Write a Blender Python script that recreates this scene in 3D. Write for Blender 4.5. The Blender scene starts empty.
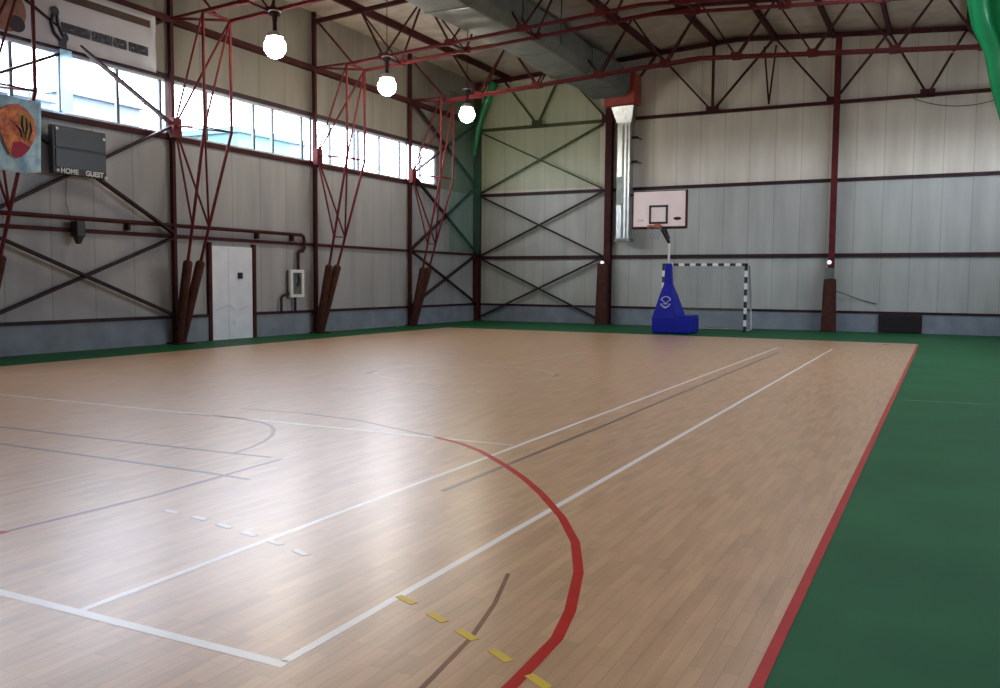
import bpy, bmesh, math, random
from mathutils import Vector, Matrix
random.seed(7)
S = bpy.context.scene
COL = S.collection

# ------------------------------------------------------------------ dimensions (metres)
XW, XE = -15.79, 3.2            # left and right wall
YF, YB = -2.2, 29.5             # front and back wall
RX, RZ, RS = -6.3, 9.36, .062   # ridge position, ridge height, roof slope
FR = [10.03, 14.79, 19.85, 24.71] # frame lines along the left wall
SILL, HEAD = 4.70, 5.94
def zr(x): return RZ - RS*abs(x-RX)
def zb(x): return 7.62 - RS*abs(x-RX)

# ------------------------------------------------------------------ materials
def mat(name, col, rough=.6, metal=0, noise=0, nscale=3, spec=.5, bump=0, coat=0, emit=None, estr=0, stretch=(1,1,1), dark=None):
    m = bpy.data.materials.new(name); m.use_nodes = True
    nt = m.node_tree; b = nt.nodes['Principled BSDF']
    b.inputs['Base Color'].default_value = (*col, 1)
    b.inputs['Roughness'].default_value = rough
    b.inputs['Metallic'].default_value = metal
    b.inputs['Specular IOR Level'].default_value = spec
    b.inputs['Coat Weight'].default_value = coat; b.inputs['Coat Roughness'].default_value = .38
    if emit:
        b.inputs['Emission Color'].default_value = (*emit, 1); b.inputs['Emission Strength'].default_value = estr
    if noise or bump:
        tc = nt.nodes.new('ShaderNodeTexCoord'); mp = nt.nodes.new('ShaderNodeMapping')
        mp.inputs['Scale'].default_value = stretch
        g = nt.nodes.new('ShaderNodeNewGeometry')
        nt.links.new(g.outputs['Position'], mp.inputs['Vector'])
        n = nt.nodes.new('ShaderNodeTexNoise'); n.inputs['Scale'].default_value = nscale; n.inputs['Detail'].default_value = 5
        nt.links.new(mp.outputs[0], n.inputs['Vector'])
        if noise:
            r = nt.nodes.new('ShaderNodeValToRGB')
            d = dark or tuple(c*(1-noise) for c in col)
            r.color_ramp.elements[0].color = (*d, 1); r.color_ramp.elements[0].position = .3
            r.color_ramp.elements[1].color = (*[min(1, c*(1+noise*.5)) for c in col], 1); r.color_ramp.elements[1].position = .7
            nt.links.new(n.outputs['Fac'], r.inputs[0]); nt.links.new(r.outputs[0], b.inputs['Base Color'])
        if bump:
            bp = nt.nodes.new('ShaderNodeBump'); bp.inputs['Strength'].default_value = bump; bp.inputs['Distance'].default_value = .02
            nt.links.new(n.outputs['Fac'], bp.inputs['Height']); nt.links.new(bp.outputs[0], b.inputs['Normal'])
    return m

def N(nt, t, **kw):
    n = nt.nodes.new(t)
    for k, v in kw.items(): setattr(n, k, v)
    return n

def panel_mat(name, col, axis, width, upper=None, seam=.72, rough=.55, stain=.18, tint=None):
    """painted sheet metal sandwich panels with vertical seams every «width» metres along «axis» and dusty staining"""
    m = bpy.data.materials.new(name); m.use_nodes = True
    nt = m.node_tree; b = nt.nodes['Principled BSDF']; L = nt.links
    b.inputs['Roughness'].default_value = rough; b.inputs['Specular IOR Level'].default_value = .3
    g = N(nt, 'ShaderNodeNewGeometry'); sx = N(nt, 'ShaderNodeSeparateXYZ'); L.new(g.outputs['Position'], sx.inputs[0])
    d = N(nt, 'ShaderNodeMath', operation='DIVIDE'); ad = N(nt, 'ShaderNodeMath', operation='ADD'); L.new(sx.outputs[axis], ad.inputs[0]); ad.inputs[1].default_value = .23; L.new(ad.outputs[0], d.inputs[0]); d.inputs[1].default_value = width
    fr = N(nt, 'ShaderNodeMath', operation='FRACT'); L.new(d.outputs[0], fr.inputs[0])
    su = N(nt, 'ShaderNodeMath', operation='SUBTRACT'); L.new(fr.outputs[0], su.inputs[0]); su.inputs[1].default_value = .5
    ab = N(nt, 'ShaderNodeMath', operation='ABSOLUTE'); L.new(su.outputs[0], ab.inputs[0])
    mr = N(nt, 'ShaderNodeMapRange'); L.new(ab.outputs[0], mr.inputs['Value'])
    mr.inputs['From Min'].default_value = .485-.012/width; mr.inputs['From Max'].default_value = .5
    mr.inputs['To Min'].default_value = 1; mr.inputs['To Max'].default_value = seam
    mp = N(nt, 'ShaderNodeMapping'); mp.inputs['Scale'].default_value = (1.4, 1.4, .22); L.new(g.outputs['Position'], mp.inputs[0])
    n = N(nt, 'ShaderNodeTexNoise'); n.inputs['Scale'].default_value = 1.6; n.inputs['Detail'].default_value = 6; L.new(mp.outputs[0], n.inputs[0])
    r = N(nt, 'ShaderNodeMapRange'); L.new(n.outputs['Fac'], r.inputs['Value'])
    r.inputs['From Min'].default_value = .3; r.inputs['From Max'].default_value = .7; r.inputs['To Min'].default_value = 1-stain; r.inputs['To Max'].default_value = 1.05
    mu = N(nt, 'ShaderNodeMath', operation='MULTIPLY'); L.new(mr.outputs[0], mu.inputs[0]); L.new(r.outputs[0], mu.inputs[1])
    mx = N(nt, 'ShaderNodeMix', data_type='RGBA', blend_type='MULTIPLY'); mx.inputs[0].default_value = 1
    mx.inputs[6].default_value = (*col, 1)
    if upper:                                   # sheets above the middle rail: other paint at the end, painted-in dimness at the side
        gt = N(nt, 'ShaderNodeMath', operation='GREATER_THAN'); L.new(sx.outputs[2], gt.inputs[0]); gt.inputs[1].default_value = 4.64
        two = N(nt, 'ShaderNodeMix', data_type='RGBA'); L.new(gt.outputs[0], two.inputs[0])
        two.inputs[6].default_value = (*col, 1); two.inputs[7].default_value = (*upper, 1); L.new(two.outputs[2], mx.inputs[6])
    L.new(mu.outputs[0], mx.inputs[7]); L.new(mx.outputs[2], b.inputs['Base Color'])
    bp = N(nt, 'ShaderNodeBump'); bp.inputs['Strength'].default_value = .25; bp.inputs['Distance'].default_value = .01
    L.new(mr.outputs[0], bp.inputs['Height']); L.new(bp.outputs[0], b.inputs['Normal'])
    return m

def parquet_mat():
    m = bpy.data.materials.new('varnished_parquet'); m.use_nodes = True
    nt = m.node_tree; b = nt.nodes['Principled BSDF']; L = nt.links
    g = N(nt, 'ShaderNodeNewGeometry'); sx = N(nt, 'ShaderNodeSeparateXYZ'); L.new(g.outputs['Position'], sx.inputs[0])
    cb = N(nt, 'ShaderNodeCombineXYZ'); L.new(sx.outputs[1], cb.inputs[0]); L.new(sx.outputs[0], cb.inputs[1])
    br = N(nt, 'ShaderNodeTexBrick'); L.new(cb.outputs[0], br.inputs['Vector'])
    br.inputs['Color1'].default_value = (.59, .352, .180, 1); br.inputs['Color2'].default_value = (.43, .246, .117, 1)
    br.inputs['Mortar'].default_value = (.30, .17, .085, 1)
    br.inputs['Scale'].default_value = 1; br.inputs['Brick Width'].default_value = .42; br.inputs['Row Height'].default_value = .065
    br.inputs['Mortar Size'].default_value = .0012; br.inputs['Bias'].default_value = -.35; br.offset = .37
    mp = N(nt, 'ShaderNodeMapping'); mp.inputs['Scale'].default_value = (9, 1.1, 1); L.new(g.outputs['Position'], mp.inputs[0])
    n = N(nt, 'ShaderNodeTexNoise'); n.inputs['Scale'].default_value = 2; n.inputs['Detail'].default_value = 6; L.new(mp.outputs[0], n.inputs[0])
    r = N(nt, 'ShaderNodeMapRange'); L.new(n.outputs['Fac'], r.inputs['Value']); r.inputs['From Min'].default_value = .3; r.inputs['From Max'].default_value = .7
    r.inputs['To Min'].default_value = .86; r.inputs['To Max'].default_value = 1.1
    mx = N(nt, 'ShaderNodeMix', data_type='RGBA', blend_type='MULTIPLY'); mx.inputs[0].default_value = 1
    L.new(br.outputs['Color'], mx.inputs[6]); L.new(r.outputs[0], mx.inputs[7]); L.new(mx.outputs[2], b.inputs['Base Color'])
    n2 = N(nt, 'ShaderNodeTexNoise'); n2.inputs['Scale'].default_value = 1.3; n2.inputs['Detail'].default_value = 4; L.new(g.outputs['Position'], n2.inputs[0])
    r2 = N(nt, 'ShaderNodeMapRange'); L.new(n2.outputs['Fac'], r2.inputs['Value']); r2.inputs['To Min'].default_value = .283; r2.inputs['To Max'].default_value = .31
    L.new(r2.outputs[0], b.inputs['Roughness']); b.inputs['Specular IOR Level'].default_value = 1.0
    b.inputs['Coat Weight'].default_value = .4; b.inputs['Coat Roughness'].default_value = .38
    return m

def glass_mat():
    m = bpy.data.materials.new('window_glass'); m.use_nodes = True
    nt = m.node_tree; nt.nodes.remove(nt.nodes['Principled BSDF']); o = nt.nodes['Material Output']
    t = N(nt, 'ShaderNodeBsdfTransparent'); t.inputs[0].default_value = (.93, .96, .97, 1)
    g = N(nt, 'ShaderNodeBsdfGlossy'); g.inputs['Roughness'].default_value = .05
    x = N(nt, 'ShaderNodeMixShader'); x.inputs[0].default_value = .06
    nt.links.new(t.outputs[0], x.inputs[1]); nt.links.new(g.outputs[0], x.inputs[2]); nt.links.new(x.outputs[0], o.inputs[0])
    return m

def sheer_mat(name, col, opacity, rough=.3, grid=0):
    m = bpy.data.materials.new(name); m.use_nodes = True
    nt = m.node_tree; b = nt.nodes['Principled BSDF']; o = nt.nodes['Material Output']; L = nt.links
    b.inputs['Base Color'].default_value = (*col, 1); b.inputs['Roughness'].default_value = rough
    tl = N(nt, 'ShaderNodeBsdfTranslucent'); tl.inputs[0].default_value = (*col, 1)
    mx0 = N(nt, 'ShaderNodeMixShader'); mx0.inputs[0].default_value = .4
    L.new(b.outputs[0], mx0.inputs[1]); L.new(tl.outputs[0], mx0.inputs[2])
    t = N(nt, 'ShaderNodeBsdfTransparent')
    x = N(nt, 'ShaderNodeMixShader'); x.inputs[0].default_value = opacity
    L.new(t.outputs[0], x.inputs[1]); L.new(mx0.outputs[0], x.inputs[2]); L.new(x.outputs[0], o.inputs[0])
    return m

M = {}
M['steel'] = mat('red_oxide_steel', (.115, .015, .018), .6, noise=.35, nscale=4, spec=.18)
M['steel_dark'] = mat('dark_red_steel', (.060, .016, .017), .65, noise=.35, nscale=4, spec=.15)
M['rail'] = mat('dark_steel_rail', (.042, .022, .026), .55, noise=.3, nscale=5, spec=.15)
M['pad'] = mat('brown_padding', (.068, .024, .017), .8, noise=.4, nscale=6, spec=.2, bump=.3)
M['wall_l'] = panel_mat('grey_wall_panel_side', (.38, .385, .385), 1, 1.0, (.25, .232, .20))  # upper colour darkened to carry the dimness high on the left wall
M['wall_b'] = panel_mat('grey_wall_panel_end', (.455, .475, .445), 0, .80, (.69, .65, .55))
M['roof'] = panel_mat('roof_sheet', (.55, .475, .40), 1, 1.0, stain=.25)
M['plinth'] = mat('painted_plinth', (.23, .265, .31), .7, noise=.2, nscale=2.5, bump=.2)
M['vinyl'] = mat('green_sport_vinyl', (.014, .112, .038), .5, noise=.22, nscale=1.1, spec=.1)
M['wood'] = parquet_mat()
M['white_line'] = mat('white_line_paint', (.86, .80, .74), .29, spec=.9, coat=.5)
M['faint_line'] = mat('worn_white_line', (.74, .65, .56), .3, noise=.2, nscale=6, spec=.9, coat=.5)
M['faint_dark'] = mat('worn_dark_line', (.17, .10, .075), .3, noise=.3, nscale=5, coat=.5, spec=.8)
M['brown'] = mat('brown_streak', (.24, .12, .065), .35, noise=.3, nscale=5, spec=.25)
M['maroon'] = mat('maroon_line_paint', (.20, .05, .045), .3, noise=.3, nscale=5, coat=.5, spec=.8)
M['red_line'] = mat('red_line_paint', (.47, .016, .012), .32, noise=.15, nscale=6, spec=.25)
M['yellow'] = mat('yellow_dash_paint', (.70, .48, .06), .35, spec=.25)
M['glare_dash'] = mat('glare_dash_paint', (.70, .66, .60), .3, coat=.5, spec=.8)  # the same yellow dashes, whitened by window glare put into the colour
M['scuff'] = mat('scuff', (.06, .04, .03), .5)
M['white'] = mat('white_paint', (.78, .84, .92), .45, noise=.08, nscale=3)
M['frame'] = mat('window_frame_paint', (.55, .60, .65), .5)
M['mullion'] = mat('grey_mullion', (.10, .12, .14), .5)
M['black'] = mat('black_plastic', (.012, .012, .014), .45)
M['score'] = mat('scoreboard_panel', (.030, .040, .042), .35, noise=.2, nscale=3)
M['letters'] = mat('pale_lettering', (.72, .74, .72), .5)
M['glass'] = glass_mat()
M['blue'] = mat('blue_vinyl_pad', (.006, .012, .30), .5, noise=.2, nscale=3, bump=.15, spec=.2)
M['emblem'] = mat('pale_blue_emblem', (.40, .42, .66), .5)
M['ball_brown'] = mat('brown_ball_print', (.26, .12, .085), .7, noise=.4, nscale=7)
M['galv'] = mat('galvanised_sheet', (.48, .50, .50), .3, metal=.9, noise=.3, nscale=5, stretch=(4, 4, .6))
M['galv_dark'] = mat('tarnished_sheet', (.16, .20, .19), .4, metal=.5, noise=.3, nscale=4)
M['duct'] = mat('grey_duct_wrap', (.15, .17, .16), .6, noise=.3, nscale=2, bump=.4)
M['duct_red'] = mat('red_duct_box', (.36, .045, .03), .5, noise=.3, nscale=4)
M['goal_w'] = mat('goal_white', (.78, .78, .76), .4)
M['goal_k'] = mat('goal_black', (.018, .018, .025), .4)
M['board'] = mat('backboard_white', (.88, .77, .75), .35, noise=.05, nscale=4)
M['orange'] = mat('orange_rim', (.5, .12, .03), .4)
M['chrome'] = mat('light_steel', (.55, .56, .56), .35, metal=.6)
M['net'] = sheer_mat('white_netting', (.75, .75, .73), .07, .8)
M['net_g'] = sheer_mat('sheer_green_net', (.05, .32, .21), .17, .35)
M['net_g2'] = sheer_mat('bright_green_net', (.03, .42, .17), .80, .14)
M['net_g3'] = sheer_mat('faint_green_net', (.22, .55, .20), .10, .35)
M['cloth'] = mat('banner_cloth', (.50, .51, .58), .8, noise=.08, nscale=2)
M['legs'] = sheer_mat('pale_blue_print', (.55, .80, .95), .8, .6)
M['ink'] = mat('dark_banner_ink', (.022, .025, .05), .7)
M['brown_strip'] = mat('brown_banner_strip', (.055, .024, .018), .7, noise=.3, nscale=3)
M['crest_blue'] = mat('crest_blue_cloth', (.48, .72, .88), .7, noise=.5, nscale=5, dark=(.20, .42, .66))
M['crest_or'] = mat('crest_orange', (.78, .28, .11), .7, noise=.5, nscale=8, dark=(.30, .05, .05))
M['crest_ye'] = mat('crest_yellow', (.50, .30, .08), .7, noise=.4, nscale=9)
M['crest_dk'] = mat('crest_dark', (.03, .02, .04), .7)
M['crest_rd'] = mat('crest_red', (.42, .03, .07), .7)
M['lamp'] = mat('lamp_glow', (1, .95, .85), .5, emit=(1, .90, .74), estr=70)
M['spot'] = mat('pale_lens', (.9, .88, .85), .3, emit=(1, .96, .92), estr=1.0)
M['facade'] = mat('pale_blue_facade', (.10, .135, .165), .7, noise=.15, nscale=.3)
M['facade2'] = mat('cyan_facade', (.07, .16, .17), .7, noise=.15, nscale=.3)
M['facade_w'] = mat('facade_window', (.06, .075, .13), .2)
M['ground'] = mat('pale_paving', (.30, .29, .28), .9, noise=.2, nscale=.5)
M['cable'] = mat('black_cable', (.05, .045, .04), .6)
M['cord'] = mat('pale_cord', (.6, .52, .38), .6)

# ------------------------------------------------------------------ helpers
def world_loc(o):
    v = Vector((0, 0, 0))
    while o: v += o.location; o = o.parent
    return v
class MB:
    """collects shapes in world coordinates; build() links them as ONE mesh object"""
    def __init__(s): s.v = []; s.f = []; s.mi = []; s.sm = []
    def add(s, vs, fs, mi=0, smooth=False):
        k = len(s.v); s.v += [tuple(v) for v in vs]
        for f in fs: s.f.append([i+k for i in f]); s.mi.append(mi); s.sm.append(smooth)
        return s
    def box(s, x0, x1, y0, y1, z0, z1, mi=0):
        return s.add([(x0,y0,z0),(x1,y0,z0),(x1,y1,z0),(x0,y1,z0),(x0,y0,z1),(x1,y0,z1),(x1,y1,z1),(x0,y1,z1)],
                     [(0,3,2,1),(4,5,6,7),(0,1,5,4),(1,2,6,5),(2,3,7,6),(3,0,4,7)], mi)
    def bar(s, p, q, w, h=None, mi=0):
        """straight square bar from p to q"""
        p, q = Vector(p), Vector(q); h = h or w; d = (q-p).normalized()
        up = Vector((0,0,1)) if abs(d.z) < .95 else Vector((0,1,0))
        a = d.cross(up).normalized()*w/2; b = a.cross(d).normalized()*h/2
        vs = [c+i*a+j*b for c in (p, q) for i, j in ((-1,-1),(1,-1),(1,1),(-1,1))]
        return s.add(vs, [(0,1,2,3),(7,6,5,4),(0,4,5,1),(1,5,6,2),(2,6,7,3),(3,7,4,0)], mi)
    def tube(s, pts, r, n=10, mi=0, cap=True):
        """round tube along a polyline; r a number or one per point"""
        pts = [Vector(p) for p in pts]; rr = r if isinstance(r, (list, tuple)) else [r]*len(pts)
        vs = []; ref = None
        for i, p in enumerate(pts):
            d = (pts[min(i+1, len(pts)-1)] - pts[max(i-1, 0)]).normalized()
            if ref is None: ref = Vector((0,0,1)) if abs(d.z) < .9 else Vector((1,0,0))
            a = d.cross(ref).normalized(); b = a.cross(d).normalized(); ref = b
            for k in range(n):
                t = 2*math.pi*k/n; vs.append(p + rr[i]*(math.cos(t)*a + math.sin(t)*b))
        fs = [(i*n+k, i*n+(k+1)%n, (i+1)*n+(k+1)%n, (i+1)*n+k) for i in range(len(pts)-1) for k in range(n)]
        s.add(vs, fs, mi, True)
        if cap: s.add([vs[k] for k in range(n)], [tuple(range(n))[::-1]], mi).add(vs[-n:], [tuple(range(n))], mi)
        return s
    def lathe(s, prof, c, n=20, mi=0):
        """profile of (radius, z) turned round the vertical through c"""
        vs = [(c[0]+r*math.cos(2*math.pi*k/n), c[1]+r*math.sin(2*math.pi*k/n), c[2]+z) for r, z in prof for k in range(n)]
        fs = [(i*n+k, i*n+(k+1)%n, (i+1)*n+(k+1)%n, (i+1)*n+k) for i in range(len(prof)-1) for k in range(n)]
        return s.add(vs, fs, mi, True)
    def prism(s, poly, axis, a, b, mi=0):
        """2-D outline pushed along an axis from a to b (axis 1: points are x,z; axis 0: y,z; axis 2: x,y)"""
        def P(u, v, t): return {0: (t,u,v), 1: (u,t,v), 2: (u,v,t)}[axis]
        n = len(poly); vs = [P(u,v,a) for u, v in poly] + [P(u,v,b) for u, v in poly]
        return s.add(vs, [tuple(range(n)), tuple(range(2*n-1, n-1, -1))] + [(i, (i+n), (i+1)%n+n, (i+1)%n) for i in range(n)], mi)
    def loft(s, rings, mi=0, smooth=False):
        """closed rings of equal size joined and capped"""
        n = len(rings[0]); vs = [p for r in rings for p in r]
        fs = [(i*n+k, i*n+(k+1)%n, (i+1)*n+(k+1)%n, (i+1)*n+k) for i in range(len(rings)-1) for k in range(n)]
        fs += [tuple(range(n))[::-1], tuple(range((len(rings)-1)*n, len(rings)*n))]
        return s.add(vs, fs, mi, smooth)
    def sheet(s, P, nu, nv, mi=0, th=.006, off=(0,1,0)):
        """a surface P(u,v) with thickness"""
        g = [Vector(P(i/nu, j/nv)) for i in range(nu+1) for j in range(nv+1)]
        o = Vector(off)*th; k = len(g); w = nv+1
        vs = g + [p+o for p in g]; fs = []
        for i in range(nu):
            for j in range(nv):
                a = i*w+j; fs += [(a, a+1, a+w+1, a+w), (k+a+w, k+a+w+1, k+a+1, k+a)]
        for i in range(nu):
            for j in (0, nv): a = i*w+j; fs.append((a, a+w, k+a+w, k+a))
        for j in range(nv):
            for i in (0, nu): a = i*w+j; fs.append((a, a+1, k+a+1, k+a))
        return s.add(vs, fs, mi, True)
    def ribbon(s, pts, w, z0, z1, mi=0):
        """painted line of width w along floor points"""
        pts = [Vector((p[0], p[1])) for p in pts]; vs = []; n = len(pts)
        for i, p in enumerate(pts):
            if i == 0: d = (pts[1]-p).normalized(); k = 1
            elif i == n-1: d = (p-pts[i-1]).normalized(); k = 1
            else:
                d1 = (p-pts[i-1]).normalized(); d2 = (pts[i+1]-p).normalized(); d = (d1+d2).normalized(); k = 1/max(.5, d.dot(d2))
            a = Vector((-d.y, d.x))*w/2*k
            vs += [(p.x+a.x, p.y+a.y, z0), (p.x-a.x, p.y-a.y, z0), (p.x-a.x, p.y-a.y, z1), (p.x+a.x, p.y+a.y, z1)]
        fs = [(0,1,2,3), (4*n-1, 4*n-2, 4*n-3, 4*n-4)]
        for i in range(n-1):
            for k in range(4): fs.append((4*i+k, 4*i+4+k, 4*i+4+(k+1)%4, 4*i+(k+1)%4))
        return s.add(vs, fs, mi)
    def build(s, name, mats, parent=None, bevel=0):
        me = bpy.data.meshes.new(name)
        o0 = world_loc(parent) if parent else Vector((0,0,0))
        me.from_pydata([Vector(v)-o0 for v in s.v], [], s.f); 
        for m in (mats if isinstance(mats, (list, tuple)) else [mats]): me.materials.append(M[m])
        me.polygons.foreach_set('material_index', s.mi); me.polygons.foreach_set('use_smooth', s.sm)
        bm = bmesh.new(); bm.from_mesh(me); bmesh.ops.recalc_face_normals(bm, faces=bm.faces); bm.to_mesh(me); bm.free()
        me.update()
        o = bpy.data.objects.new(name, me); COL.objects.link(o)
        if parent: o.parent = parent
        if bevel:
            b = o.modifiers.new('bevel', 'BEVEL'); b.width = bevel; b.segments = 2; b.limit_method = 'ANGLE'
        return o
def tag(o, label, cat, group=None):
    o['label'] = label; o['category'] = cat
    if group: o['group'] = group
    return o
def thing(name, loc, label, cat, group=None):
    o = bpy.data.objects.new(name, None); COL.objects.link(o); o.location = loc; o.empty_display_size = .1
    return tag(o, label, cat, group)
def struct(o): o['kind'] = 'structure'; return o
def copy_tree(o, parent=None):
    c = o.copy(); COL.objects.link(c)
    if parent: c.parent = parent
    for ch in list(o.children): copy_tree(ch, c)
    return c
def text_mesh(s, txt, size, name, m, parent, place, ext=.004, bold=0):
    """lettering turned into a mesh; place(x, y, z) sends text coordinates to the world"""
    cu = bpy.data.curves.new('t', 'FONT'); cu.body = txt; cu.size = size; cu.extrude = ext; cu.offset = bold
    ob = bpy.data.objects.new('t', cu); COL.objects.link(ob); bpy.context.view_layer.update()
    me = ob.to_mesh(); b = MB()
    b.add([place(*v.co) for v in me.vertices], [list(p.vertices) for p in me.polygons])
    ob.to_mesh_clear(); bpy.data.objects.remove(ob)
    return b.build(name, m, parent)

# ------------------------------------------------------------------ the shell
floor = struct(MB().box(XW-.2, XE+.2, YF-.2, YB+.2, -.2, 0).build('floor', 'vinyl'))
WX0, WX1, WY1 = -14.05, -.58, 24.35
MB().box(WX0, WX1, YF+.4, WY1, -.1, .0012).build('parquet', 'wood', floor)
z0, z1 = .0005, .0022
def line(pts, w, m, name, lift=0): return MB().ribbon(pts, w, z0, z1+lift*.4).build(name, m, floor)
line([(-.575, YF+.4), (-.575, 23.95)], .05, 'red_line', 'red_sideline')
line([(-2.265, 2.655), (-2.265, 21.4)], .045, 'white_line', 'white_doubles_sideline')
line([(-3.43, 2.66), (-3.43, 21.1)], .042, 'white_line', 'white_singles_sideline')
line([(-11.9, 2.635), (-2.24, 2.635)], .055, 'white_line', 'white_baseline')
line([(-10.9, 7.2), (-3.48, 7.22)], .06, 'faint_line', 'worn_service_line')
line([(-3.15, 5.4), (-3.13, 8.8), (-3.15, 12.8), (-3.17, 19.8)], .04, 'faint_dark', 'thin_dark_line')
arc = [(-4.32, 7.25), (-3.92, 7.06), (-3.6, 6.83), (-3.12, 6.37), (-2.82, 6.05), (-2.5, 5.66), (-2.13, 5.15), (-1.85, 4.68), (-1.64, 4.2), (-1.475, 3.68), (-1.405, 3.36), (-1.385, 2.9), (-1.38, 1.2)]
line(arc, .054, 'red_line', 'red_arc', .001)
line([(-7.2, 7.76), (-6.42, 7.83), (-5.54, 7.72), (-4.76, 7.42), (-4.3, 7.24)], .035, 'faint_dark', 'worn_arc_end')
line([(-8.9, 5.62), (-8.39, 5.63), (-6.82, 5.66), (-5.42, 5.72), (-5.02, 5.74)], .045, 'maroon', 'free_throw_line')
line([(-5.42, 5.74), (-5.47, 6.0), (-5.58, 6.3), (-5.72, 6.56), (-5.9, 6.8), (-6.12, 7.0), (-6.36, 7.12), (-6.7, 7.2), (-7.1, 7.22), (-7.5, 7.15)], .04, 'maroon', 'free_throw_arc')
line([(-8.9, 5.06), (-5.04, 5.05), (-4.6, 5.02)], .04, 'faint_dark', 'dark_cross_line')
line([(-4.95, 1.2), (-4.9, 3.3)], .06, 'red_line', 'red_key_line', .001)
line([(-4.9, 3.25), (-4.83, 4.33), (-4.9, 5.74)], .04, 'maroon', 'dark_key_line')
line([(-1.62, 2.0), (-1.67, 2.73), (-1.73, 3.21), (-1.82, 3.6), (-1.95, 4.01)], .022, 'brown', 'brown_streak', .0005)
line([(-7.74, 12.75), (-7.0, 14.3), (-6.8, 17.6)], .03, 'faint_line', 'worn_far_line')
cc = [(-6.9+1.45*math.cos(t), 12.5+1.35*math.sin(t)) for t in [math.radians(a) for a in range(0, 361, 12)]]
line(cc, .018, 'faint_line', 'worn_centre_circle')
line([(-8.2, 11.65), (-8.3, 11.95), (-8.3, 12.15)], .05, 'faint_dark', 'circle_remnant')
line([(-5.5, 13.15), (-5.47, 12.75)], .05, 'faint_dark', 'circle_remnant')
ds = [(-4.39, 4.08), (-4.12, 4.05), (-3.86, 3.99), (-3.61, 3.93), (-3.36, 3.87), (-3.11, 3.79), (-2.21, 3.45), (-1.97, 3.33), (-1.76, 3.22), (-1.54, 3.10), (-1.31, 2.96)]
for i, p in enumerate(ds):
    a = ds[min(i+1, len(ds)-1)]; b = ds[max(i-1, 0)]; d = (Vector(a)-Vector(b)).normalized()*.065
    line([(p[0]-d.x, p[1]-d.y), (p[0]+d.x, p[1]+d.y)], .042, 'yellow' if p[0] > -2.3 else 'glare_dash', 'dash', .002)
line([(-.45, 12.52), (3.1, 12.75)], .02, 'plinth', 'vinyl_seam_glint')  # seam in the vinyl, its pale reflection put into the colour
line([(-1.32, 23.55), (-1.25, 23.9)], .03, 'scuff', 'scuff_mark'); line([(-1.36, 23.7), (-1.2, 23.75)], .03, 'scuff', 'scuff_mark')

T = .16
wl = MB().box(XW-T, XW, YF, YB+T, -.2, SILL).box(XW-T, XW, YF, YB+T, HEAD, 9.0).box(XW-T, XW, 26.5, YB+T, SILL, HEAD).box(XW-T, XW, YF, 0.2, SILL, HEAD)
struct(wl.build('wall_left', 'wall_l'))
wr = MB().box(XE, XE+T, YF, YB+T, -.2, SILL).box(XE, XE+T, YF, YB+T, HEAD, 9.0).box(XE, XE+T, 27.6, YB+T, SILL, HEAD).box(XE, XE+T, YF, 15, SILL, HEAD)
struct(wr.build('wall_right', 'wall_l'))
gab = [(XW, -.2), (XE, -.2), (XE, zr(XE)+.05), (RX, zr(RX)+.05), (XW, zr(XW)+.05)]
struct(MB().prism(gab, 1, YB, YB+T).build('wall_back', 'wall_b'))
struct(MB().prism(gab, 1, YF-T, YF).build('wall_front', 'wall_b'))
SX0, SX1, SY0, SY1 = -1.85, -1.0, 1.0, 21.0      # unseen translucent strip added in the right-hand slope to brighten the floor
def slope(a, b, y0, y1, m=None): return [(a, zr(a)), (b, zr(b)), (b, zr(b)+.15), (a, zr(a)+.15)]
ce = MB().prism([(XW-.3, zr(XW-.3)), (RX, RZ), (SX0, zr(SX0)), (SX0, zr(SX0)+.15), (RX, RZ+.15), (XW-.3, zr(XW-.3)+.15)], 1, YF-.3, YB+.3)
ce.prism(slope(SX1, XE+.3, 0, 0), 1, YF-.3, YB+.3).prism(slope(SX0, SX1, 0, 0), 1, YF-.3, SY0).prism(slope(SX0, SX1, 0, 0), 1, SY1, YB+.3)
struct(ce.build('ceiling', 'roof'))
w = struct(MB().prism([(SX0, zr(SX0)+.02), (SX0+.06, zr(SX0)+.02), (SX0+.06, zr(SX0)+.12), (SX0, zr(SX0)+.12)], 1, SY0, SY1).prism([(SX1-.06, zr(SX1)+.02), (SX1, zr(SX1)+.02), (SX1, zr(SX1)+.12), (SX1-.06, zr(SX1)+.12)], 1, SY0, SY1).build('window_7', 'frame'))  # frame of the unseen strip added for daylight
MB().prism([(SX0+.06, zr(SX0+.06)+.06), (SX1-.06, zr(SX1-.06)+.06), (SX1-.06, zr(SX1-.06)+.075), (SX0+.06, zr(SX0+.06)+.075)], 1, SY0, SY1).build('pane', 'glass', w)
DY0, DY1, DZ = 15.98, 17.38, 2.27
struct(MB().box(XW, XW+.05, YF, DY0-.05, 0, .57).box(XW, XW+.05, DY1+.05, YB, 0, .57).build('baseboard_left', 'plinth'))
struct(MB().box(XW, XE, YB-.05, YB, 0, .57).build('baseboard_back', 'plinth'))
struct(MB().box(XE-.05, XE, YF, YB, 0, .57).build('baseboard_right', 'plinth'))
struct(MB().box(XW, XW+.08, YF, DY0-.05, .57, .64).box(XW, XW+.08, DY1+.05, YB, .57, .64).build('trim_1', 'rail'))
struct(MB().box(XW, XE, YB-.08, YB, .57, .64).build('trim_2', 'rail'))
struct(MB().box(XW, XW+.07, YF, 26.6, SILL-.11, SILL).build('trim_3', 'steel_dark'))
struct(MB().box(XW, XW+.06, YF, 26.6, HEAD, HEAD+.10).build('trim_4', 'rail'))
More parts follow.
